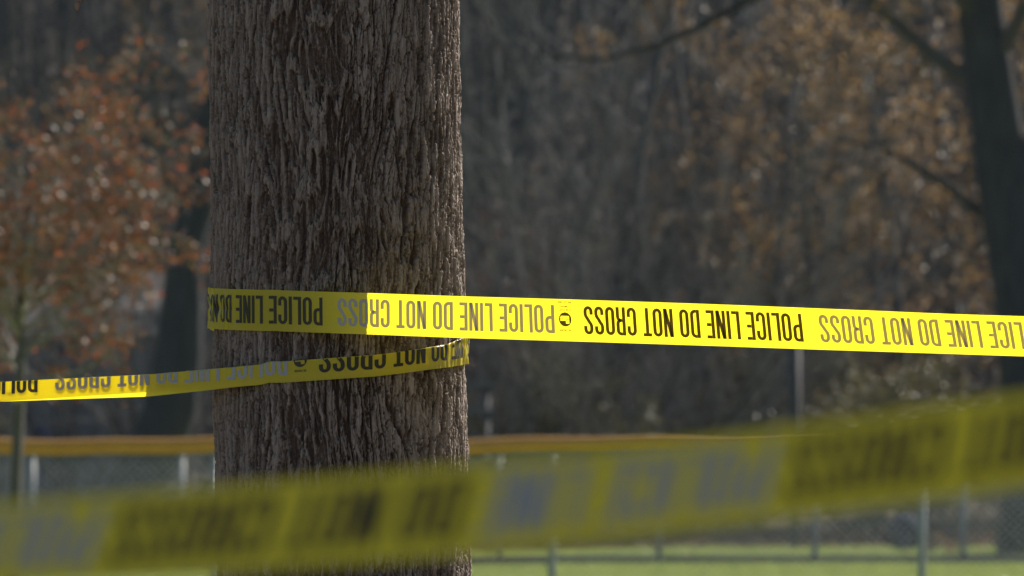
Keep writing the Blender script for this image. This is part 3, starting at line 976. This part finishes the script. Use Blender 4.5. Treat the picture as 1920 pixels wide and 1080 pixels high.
# ------------------------------------------------------------------ young red-leaved tree left, in front of the fence
YT = 60.0
pb = at(20, 861, YT); pb[2] = -0.05
tp_ = [pb, at(24, 1050, YT), at(30, 900, YT), at(36, 760, YT), at(40, 640, YT), at(36, 585, YT), at(42, 520, YT), at(46, 460, YT), at(54, 370, YT), at(64, 265, YT)]
tr_ = [.055, .05, .047, .044, .040, .032, .024, .018, .012, .006]
yspec = dict(levels=4, nb=(44, 6, 4), ratio=(0.33, 0.5, 0.5), ang=(0.8, 1.5), wander=(.05, .12, .16, .2), lift=(.02, .03, .0, -.03), minr=0.004, rr=0.5)
yspec['from'] = (0.33, 0.25, 0.2)
make_tree('tree', 'young tree with rust red autumn leaves and thin grey stem', 'tree', 7, 4.7, .05, yspec, M['twig_pale'], (2, 5, .055, .06, M['leaf_red']), None, M['trunk_far'], 1, (tp_, tr_))

# ------------------------------------------------------------------ big dark trunks behind the far fence
RY = 118.0
P_ = [at(1935, 861, RY)]; P_[0][2] = -0.1
for px, py in ((1938, 950), (1932, 760), (1922, 600), (1905, 480), (1888, 360), (1868, 230), (1852, 110), (1836, 0), (1815, -150), (1805, -400), (1815, -700)): P_.append(at(px, py, RY))
Rr_ = [.60, .52, .47, .44, .45, .46, .40, .37, .36, .34, .30, .22]
sp = dict(levels=4, nb=(9, 7, 6), ratio=(0.42, 0.5, 0.45), ang=(0.6, 1.2), wander=(.05, .12, .15, .2), lift=(.02, .03, .01, -.01), minr=0.011, rr=0.36)
sp['from'] = (0.55, 0.2, 0.2)
rt, _ = make_tree('tree', 'big dark leaning tree trunk at the right edge behind the fences', 'tree', 21, 12, .5, sp, M['twig'], (3, 3, .10, .12, M['leaf_brown']), None, M['trunk_dark'], 1, (P_, Rr_), (14, 7, 4, 3))
lm = MB()
lm.tube([at(1905, 400, RY), at(1950, 300, RY), at(2010, 120, RY), at(2080, -150, RY), at(2120, -500, RY)], [.38, .30, .27, .24, .15], 12)
lm.tube([at(1830, -40, RY), at(1700, -90, RY), at(1540, -70, RY), at(1400, 0, RY), at(1330, 40, RY), at(1230, 85, RY), at(1130, 112, RY), at(1010, 100, RY)], [.12, .10, .085, .075, .065, .055, .04, .02], 8)
lm.tube([at(1900, 430, RY), at(1820, 385, RY), at(1760, 335, RY), at(1700, 300, RY), at(1640, 270, RY), at(1560, 262, RY)], [.10, .08, .065, .05, .035, .02], 8)
lm.build('limbs', M['twig_dark'], rt, True)

LY = 121.0
P_ = [at(222, 861, LY)]; P_[0][2] = -0.1
for px, py in ((232, 960), (285, 860), (322, 760), (335, 660), (342, 560), (346, 470), (372, 380), (400, 250), (420, 100), (430, -100), (425, -400)): P_.append(at(px, py, LY))
Rr_ = [.62, .50, .47, .44, .40, .33, .28, .27, .25, .23, .21, .15]
sp2 = dict(sp); sp2['nb'] = (8, 6, 6)
make_tree('tree', 'dark leaning tree trunk left of the taped tree, behind the fence', 'tree', 22, 11, .4, sp2, M['twig'], None, None, M['trunk_dark'], 1, (P_, Rr_), (14, 7, 4, 3))

# ------------------------------------------------------------------ the wood: prototypes, then copies
def floor_z(x, y):
    X = np.array([[x]]); Y = np.array([[y]])
    z = 0.01 + (0.10 * float(fbm(X * .5, Y * .5, 5)[0, 0]) if y > 128 else 0) * float(smooth(128, 132, Y)[0, 0]) + float(smooth(130, 170, Y)[0, 0]) * 1.2
    if y > 160: z = max(z if y < 172 else -9, float(hill_z(X, Y)[0, 0]))
    return z - 0.06

bare = dict(levels=4, nb=(16, 8, 7), ratio=(0.40, 0.5, 0.5), ang=(0.4, 1.0), wander=(.04, .11, .14, .18), lift=(.02, .05, .02, .0), minr=0.009, rr=0.42)
bare['from'] = (0.12, 0.15, 0.15)
oak = dict(levels=4, nb=(16, 7, 5), ratio=(0.42, 0.45, 0.45), ang=(0.6, 1.25), wander=(.04, .13, .16, .2), lift=(.02, .02, .0, -.02), minr=0.009, rr=0.42)
oak['from'] = (0.10, 0.15, 0.15)
shrub = dict(levels=3, nb=(9, 7), ratio=(0.5, 0.5), ang=(0.3, 0.9), wander=(.08, .14, .18, .2), lift=(.02, .02, .0, 0), minr=0.006, rr=0.5)
shrub['from'] = (0.15, 0.15)
protos = {}
protos['bare1'] = ('bare grey branched tree in the far wood', 'bare trees of the wood', 'tree', lambda l, gq: make_tree('tree', l, 'tree', 101, 14, .17, bare, M['twig'], None, gq))
protos['bare2'] = ('bare grey branched tree in the far wood', 'bare trees of the wood', 'tree', lambda l, gq: make_tree('tree', l, 'tree', 102, 12, .14, bare, M['twig_pale'], None, gq))
protos['oak1'] = ('brown leaved autumn tree in the far wood', 'brown leaved trees of the wood', 'tree', lambda l, gq: make_tree('tree', l, 'tree', 103, 13, .19, oak, M['twig'], (3, 5, .10, .12, M['leaf_brown']), gq))
protos['oak2'] = ('brown leaved autumn tree in the far wood', 'brown leaved trees of the wood', 'tree', lambda l, gq: make_tree('tree', l, 'tree', 104, 11, .15, oak, M['twig'], (3, 5, .09, .12, M['leaf_brown']), gq))
protos['rust'] = ('small dark rust leaved tree low in the wood', 'rust leaved small trees', 'tree', lambda l, gq: make_tree('tree', l, 'tree', 105, 6.5, .08, oak, M['twig'], (3, 3, .09, .08, M['leaf_rust']), gq))
protos['thicket'] = ('bare twiggy shrub at the foot of the wood', 'bare shrubs under the trees', 'shrub', lambda l, gq: make_tree('shrub', l, 'shrub', 106, 3.6, .022, shrub, M['twig_dark'], None, gq, M['twig_dark'], 9))
protos['olive'] = ('olive leaved shrub at the foot of the wood', 'olive shrubs under the trees', 'shrub', lambda l, gq: make_tree('shrub', l, 'shrub', 107, 2.6, .018, shrub, M['twig'], (1, 12, .07, .08, M['leaf_olive']), gq, M['twig'], 9))
sap = dict(levels=3, nb=(15, 9), ratio=(0.34, 0.5), ang=(0.3, 0.8), wander=(.05, .10, .14, .2), lift=(.02, .04, .01, 0), minr=0.007, rr=0.45)
sap['from'] = (0.08, 0.1)
protos['sap1'] = ('slender pale twigged sapling clump before the wood', 'pale sapling clumps', 'tree', lambda l, gq: make_tree('tree', l, 'tree', 108, 8.5, .035, sap, M['twig_pale'], None, gq, M['twig'], 7))
protos['sap2'] = ('slender dull grey sapling clump before the wood', 'grey sapling clumps', 'tree', lambda l, gq: make_tree('tree', l, 'tree', 109, 9.5, .035, sap, M['twig'], None, gq, M['twig'], 7))
place = []
rng = np.random.default_rng(77)
def put(kind, px, Y, s=1.0):
    place.append((kind, px, Y, s))
for px, Y in ((-500, 150), (-60, 146), (180, 152), (420, 142), (560, 155), (900, 139), (1010, 148), (1120, 143), (1210, 156), (1300, 150), (1440, 162), (2250, 150), (2600, 155), (760, 165), (60, 168), (1600, 170)):
    put('bare1' if rng.random() < .5 else 'bare2', px, Y, rng.uniform(.85, 1.15))
for px, Y in ((1420, 140), (1560, 146), (1700, 141), (1660, 152), (1800, 150), (1950, 145), (2150, 140), (2500, 146), (1330, 158), (240, 160), (-300, 158)):
    put('oak1' if rng.random() < .5 else 'oak2', px, Y, rng.uniform(.85, 1.15))
for px, Y in ((940, 144), (1010, 152), (880, 150), (-150, 144)):
    put('rust', px, Y, rng.uniform(.85, 1.1))
for k in range(22):
    put('thicket', -600 + 3100 * (k + rng.random()) / 22, rng.uniform(133, 158), rng.uniform(.8, 1.5))
for px, Y in ((1030, 134), (1090, 136), (1640, 131), (1720, 133), (1580, 137), (1780, 136), (1400, 140), (700, 136), (2100, 134), (2350, 138), (-250, 136), (1880, 142)):
    put('olive', px, Y, rng.uniform(.8, 1.2))
for k, (px, Y) in enumerate(((-260, 138), (30, 136), (150, 140), (300, 137), (430, 146), (880, 134), (960, 137), (1040, 133), (1120, 138), (1200, 134), (1270, 139), (1340, 135), (1480, 150), (1620, 157), (1760, 158), (2080, 146), (2300, 137), (2450, 150), (700, 140), (560, 138), (90, 150), (1400, 145))):
    put('sap1' if k % 2 else 'sap2', px, Y, rng.uniform(.85, 1.2))
made = {}; placed = []
for kind, px, Y, s in place:
    l, gq, cat, fn = protos[kind]
    if kind not in made:
        root, _ = fn(l, gq); made[kind] = root; o = root
    else:
        o = copy_tree(made[kind])
    x = at(px, 861, Y)[0]
    placed.append((kind, px, o))
    o.location = (x, Y, floor_z(x, Y)); o.rotation_euler = (0, 0, rng.uniform(0, 6.28)); o.scale = (s, s, s)

ORD = 'first second third fourth fifth sixth seventh eighth ninth tenth eleventh twelfth thirteenth fourteenth fifteenth sixteenth seventeenth eighteenth nineteenth twentieth'.split()
for lab in sorted({protos[k][0] for k, _, _ in placed}):
    mine = sorted([(px, o) for k, px, o in placed if protos[k][0] == lab], key=lambda t: t[0])
    inside = [o for px, o in mine if 0 <= px <= 1920 and not 400 < px < 865]
    for n_, o in enumerate(inside): o['label'] = lab + ', ' + ORD[n_] + ' from left'
    for n_, o in enumerate([o for px, o in mine if 400 < px < 865]): o['label'] = lab + ', ' + ORD[n_] + ' hidden by the taped trunk'
    for n_, o in enumerate([o for px, o in reversed(mine) if px < 0]): o['label'] = lab + ', ' + ORD[n_] + ' past left edge'
    for n_, o in enumerate([o for px, o in mine if px > 1920]): o['label'] = lab + ', ' + ORD[n_] + ' past right edge'

# the wood on the hillside beyond: one mass of stems and twigs
rng = np.random.default_rng(99)
mb = MB()
for k in range(420):
    y = rng.uniform(176, 250); x = rng.uniform(-.12, .12) * y
    z = float(hill_z(np.array([[x]]), np.array([[y]]))[0, 0])
    H = rng.uniform(8, 15); p = np.array([x, y, z - .3])
    pts, d = branch_path(rng, p, np.array([rng.normal(0, .06), 0, 1.]), H, 4, .05, 0)
    mb.tube(pts, [rng.uniform(.07, .2), .1, .08, .05, .02], 4, False)
    for b in range(16):
        i = rng.integers(0, 4); q = pts[i] + (pts[i + 1] - pts[i]) * rng.random()
        dd = rng.normal(0, 1, 3); dd[2] = abs(dd[2]) * .7
        pp, _ = branch_path(rng, q, dd, rng.uniform(1.5, 3.5), 3, .15, .03)
        mb.tube(pp, [.03, .022, .015, .006], 3, False)
o = mb.build('far_wood', M['twig'], None, False, 'stuff')
tag(o, 'mass of grey leafless wood on the slope behind', 'wood')

# ------------------------------------------------------------------ grey park building behind the left trees
BY = 141.0
xl, xr = at(-560, 861, BY)[0], at(305, 861, BY)[0]
zt = at(0, 630, BY)[2]; z0 = -0.1
bld = empty('park_building', 'low pale grey building half hidden behind the red leaved tree', 'building', None, (0, 0, 0))
MB().box((xl, BY, z0), (xr, BY + 6, zt)).build('wall', M['wall'], bld)
rf = MB(); xm = (xl + xr) / 2
e = .45
rv = [(xl - e, BY - e, zt + .003), (xr + e, BY - e, zt + .003), (xr + e, BY + 6 + e, zt + .003), (xl - e, BY + 6 + e, zt + .003), (xl - e, BY + 3, zt + 1.3), (xr + e, BY + 3, zt + 1.3)]
part('roof', rv, [(0, 1, 5, 4), (2, 3, 4, 5), (1, 2, 5), (3, 0, 4), (0, 3, 2, 1)], M['roof'], bld)
for px in (-300, 20, 236, 262):
    x = at(px, 861, BY)[0]
    MB().box((x - .06, BY - .10, z0), (x + .06, BY - .003, zt - .01)).build('pilaster', M['pale_trim'], bld)
for (p0, p1, q0, q1) in ((88, 155, 645, 672), (-180, -60, 680, 780)):
    a, b = at(p0, q0, BY), at(p1, q1, BY)
    fr = MB(); w = .06
    fr.box((a[0] - w, BY - .05, b[2] - w), (a[0], BY - .002, a[2] + w)); fr.box((b[0], BY - .05, b[2] - w), (b[0] + w, BY - .002, a[2] + w))
    fr.box((a[0], BY - .05, a[2]), (b[0], BY - .002, a[2] + w)); fr.box((a[0], BY - .05, b[2] - w), (b[0], BY - .002, b[2]))
    wn = fr.build('window', M['pale_trim'], bld)
    MB().box((a[0], BY - .03, b[2]), (b[0], BY - .004, a[2])).build('blue_panel', M['blue'], wn)
a, b = at(66, 745, BY), at(100, 745, BY)
dr = MB().box((a[0], BY - .05, .02), (b[0], BY - .003, 2.15)).build('door', M['blue'], bld)
MB().tube([(b[0] - .06, BY - .05, 1.0), (b[0] - .06, BY - .10, 1.0), (b[0] - .16, BY - .10, 1.0)], .012, 6).build('handle', M['alu'], dr)

# bleacher partly hidden by the trunk
GY = 118.5
bl = empty('bleacher', 'aluminium bleacher benches half hidden right behind the taped trunk', 'bleacher')
x0, x1 = at(640, 861, GY)[0], at(932, 861, GY)[0]
for i, py in enumerate((717, 766, 815, 864)):
    z = at(0, py, GY)[2]; yy = GY - .62 * i + 1
    MB().box((x0, yy - .13, z - .045), (x1, yy + .13, z)).build('seat_plank', M['alu'], bl)
    MB().box((x0, yy - .40, z - .47), (x1, yy - .15, z - .43)).build('foot_plank', M['alu'], bl)
for x in (x0 + .15, (x0 + x1) / 2, x1 - .15):
    fr = MB(); ya, yb = GY + 1, GY - .86; za, zb = at(0, 717, GY)[2] - .05, at(0, 864, GY)[2] - .05
    fr.tube([(x, ya + .1, za), (x, ya + .1, 0)], .03, 6); fr.tube([(x, yb, zb), (x, yb, 0)], .03, 6)
    fr.tube([(x, ya + .1, za - .02), (x, yb, zb - .02)], .03, 6); fr.tube([(x, ya, .3), (x, yb, .3)], .03, 6)
    fr.build('frame', M['dull'], bl)

# slim dull post right, in front of the wood
p = at(1490, 861, 126)
pole = empty('pole', 'slim dull grey pole standing before the dark wood right of centre', 'pole')
MB().tube([(p[0], 126, -.1), (p[0], 126, 1.8), (p[0], 126, 3.45)], [.10, .098, .095], 12).build('shaft', M['dull'], pole, True)
MB().tube([(p[0], 126, 3.45), (p[0], 126, 3.5), (p[0], 126, 3.55)], [.11, .11, .02], 12).build('pole_cap', M['dull'], pole, True)

# dark bundle and a small heap of orange leaves by the far post
def lump(c, r, n, seed, mat, parent, name):
    V = []; F = []; m = 14
    for i in range(n + 1):
        ph = math.pi * i / n
        for k in range(m):
            a = 2 * math.pi * k / m
            d = np.array([math.sin(ph) * math.cos(a), math.sin(ph) * math.sin(a), math.cos(ph)])
            q = 1 + .22 * float(fbm(np.array([d[0] * 2 + seed]), np.array([d[2] * 2 + d[1] * 1.7]), seed)[0])
            V.append(np.array(c) + d * np.array(r) * q)
    for i in range(n):
        for k in range(m): F.append((i * m + k, (i + 1) * m + k, (i + 1) * m + (k + 1) % m, i * m + (k + 1) % m))
    return part(name, V, F, mat, parent, True)
HY = 122.0
c = at(1695, 985, HY)
bu = empty('bundle', 'dark blue and maroon bundle on the ground beyond the far fence', 'bundle')
lump((c[0], HY, .28), (.26, .24, .34), 10, 3, M['bundle'], bu, 'blue_sack')
lump((c[0] - .27, HY - .05, .22), (.16, .15, .12), 8, 5, M['maroon'], bu, 'maroon_roll')
lump((c[0] + .24, HY - .05, .26), (.10, .12, .13), 8, 6, M['maroon'], bu, 'maroon_roll')
c = at(1762, 1020, 119.5)
V = []; F = []; tint = []
rng = np.random.default_rng(5)
for k in range(260):
    q = rng.normal(0, 1, 3) * np.array([.13, .13, .06]); q[2] = abs(q[2]) + max(0, .16 - abs(q[0]) * .8)
    u = rng.normal(0, 1, 3); u /= np.linalg.norm(u); w = side_dir(rng, u, math.pi / 2); L = .05
    cc = np.array([c[0], 119.5, .0]) + q; n0 = len(V)
    V += [cc - u * L, cc + w * L * .6, cc + u * L, cc - w * L * .6]; F += [(n0, n0 + 1, n0 + 2), (n0, n0 + 2, n0 + 3)]; t = .5 + .4 * rng.random(); tint += [t, t]
hp = add_leaves('leaf_heap', V, F, tint, M['leaf_red'], None)
hp['kind'] = 'stuff'; tag(hp, 'small orange heap of leaves catching the sun by the far fence', 'leaves')

# ------------------------------------------------------------------ unseen tree added at right to shade the near tape; holds the long one
sx, sy = 5.07, 10.94
P_ = [np.array([sx, sy, -.1]), np.array([sx, sy, .4]), np.array([sx + .02, sy, 2.0]), np.array([sx, sy + .03, 4.2]), np.array([sx - .02, sy, 6.2]), np.array([sx, sy, 8.2]), np.array([sx + .1, sy, 10.5])]
ssp = dict(levels=3, nb=(16, 10), ratio=(0.40, 0.5), ang=(0.5, 1.0), wander=(.05, .12, .16, .2), lift=(.02, .04, .02, 0), minr=0.01, rr=0.4)
ssp['from'] = (0.36, 0.2)
make_tree('tree', 'thick tree added outside the right edge to shade the near tape, holds long tape', 'tree', 31, 10, .5, ssp, M['twig'], (2, 70, .15, .4, M['leaf_brown']), None, M['trunk_far'], 1, (P_, [.75, .6, .53, .5, .48, .44, .25]), (24, 8, 5, 3))

# ------------------------------------------------------------------ thin autumn haze in the air
hz = MB().box((-1520, -220, -1.6), (1520, 2520, 75)).build('haze', None, None, False, 'stuff')
hm = bpy.data.materials.new('haze'); hm.use_nodes = True
hm.node_tree.nodes.clear()
ho = hm.node_tree.nodes.new('ShaderNodeOutputMaterial'); hv = hm.node_tree.nodes.new('ShaderNodeVolumePrincipled')
hv.inputs['Color'].default_value = (0.72, 0.84, 1.0, 1); hv.inputs['Density'].default_value = 0.00005; hv.inputs['Anisotropy'].default_value = 0.3
hm.node_tree.links.new(hv.outputs[0], ho.inputs['Volume'])
hz.data.materials.append(hm)
tag(hz, 'thin pale haze in the air before the wood', 'haze')
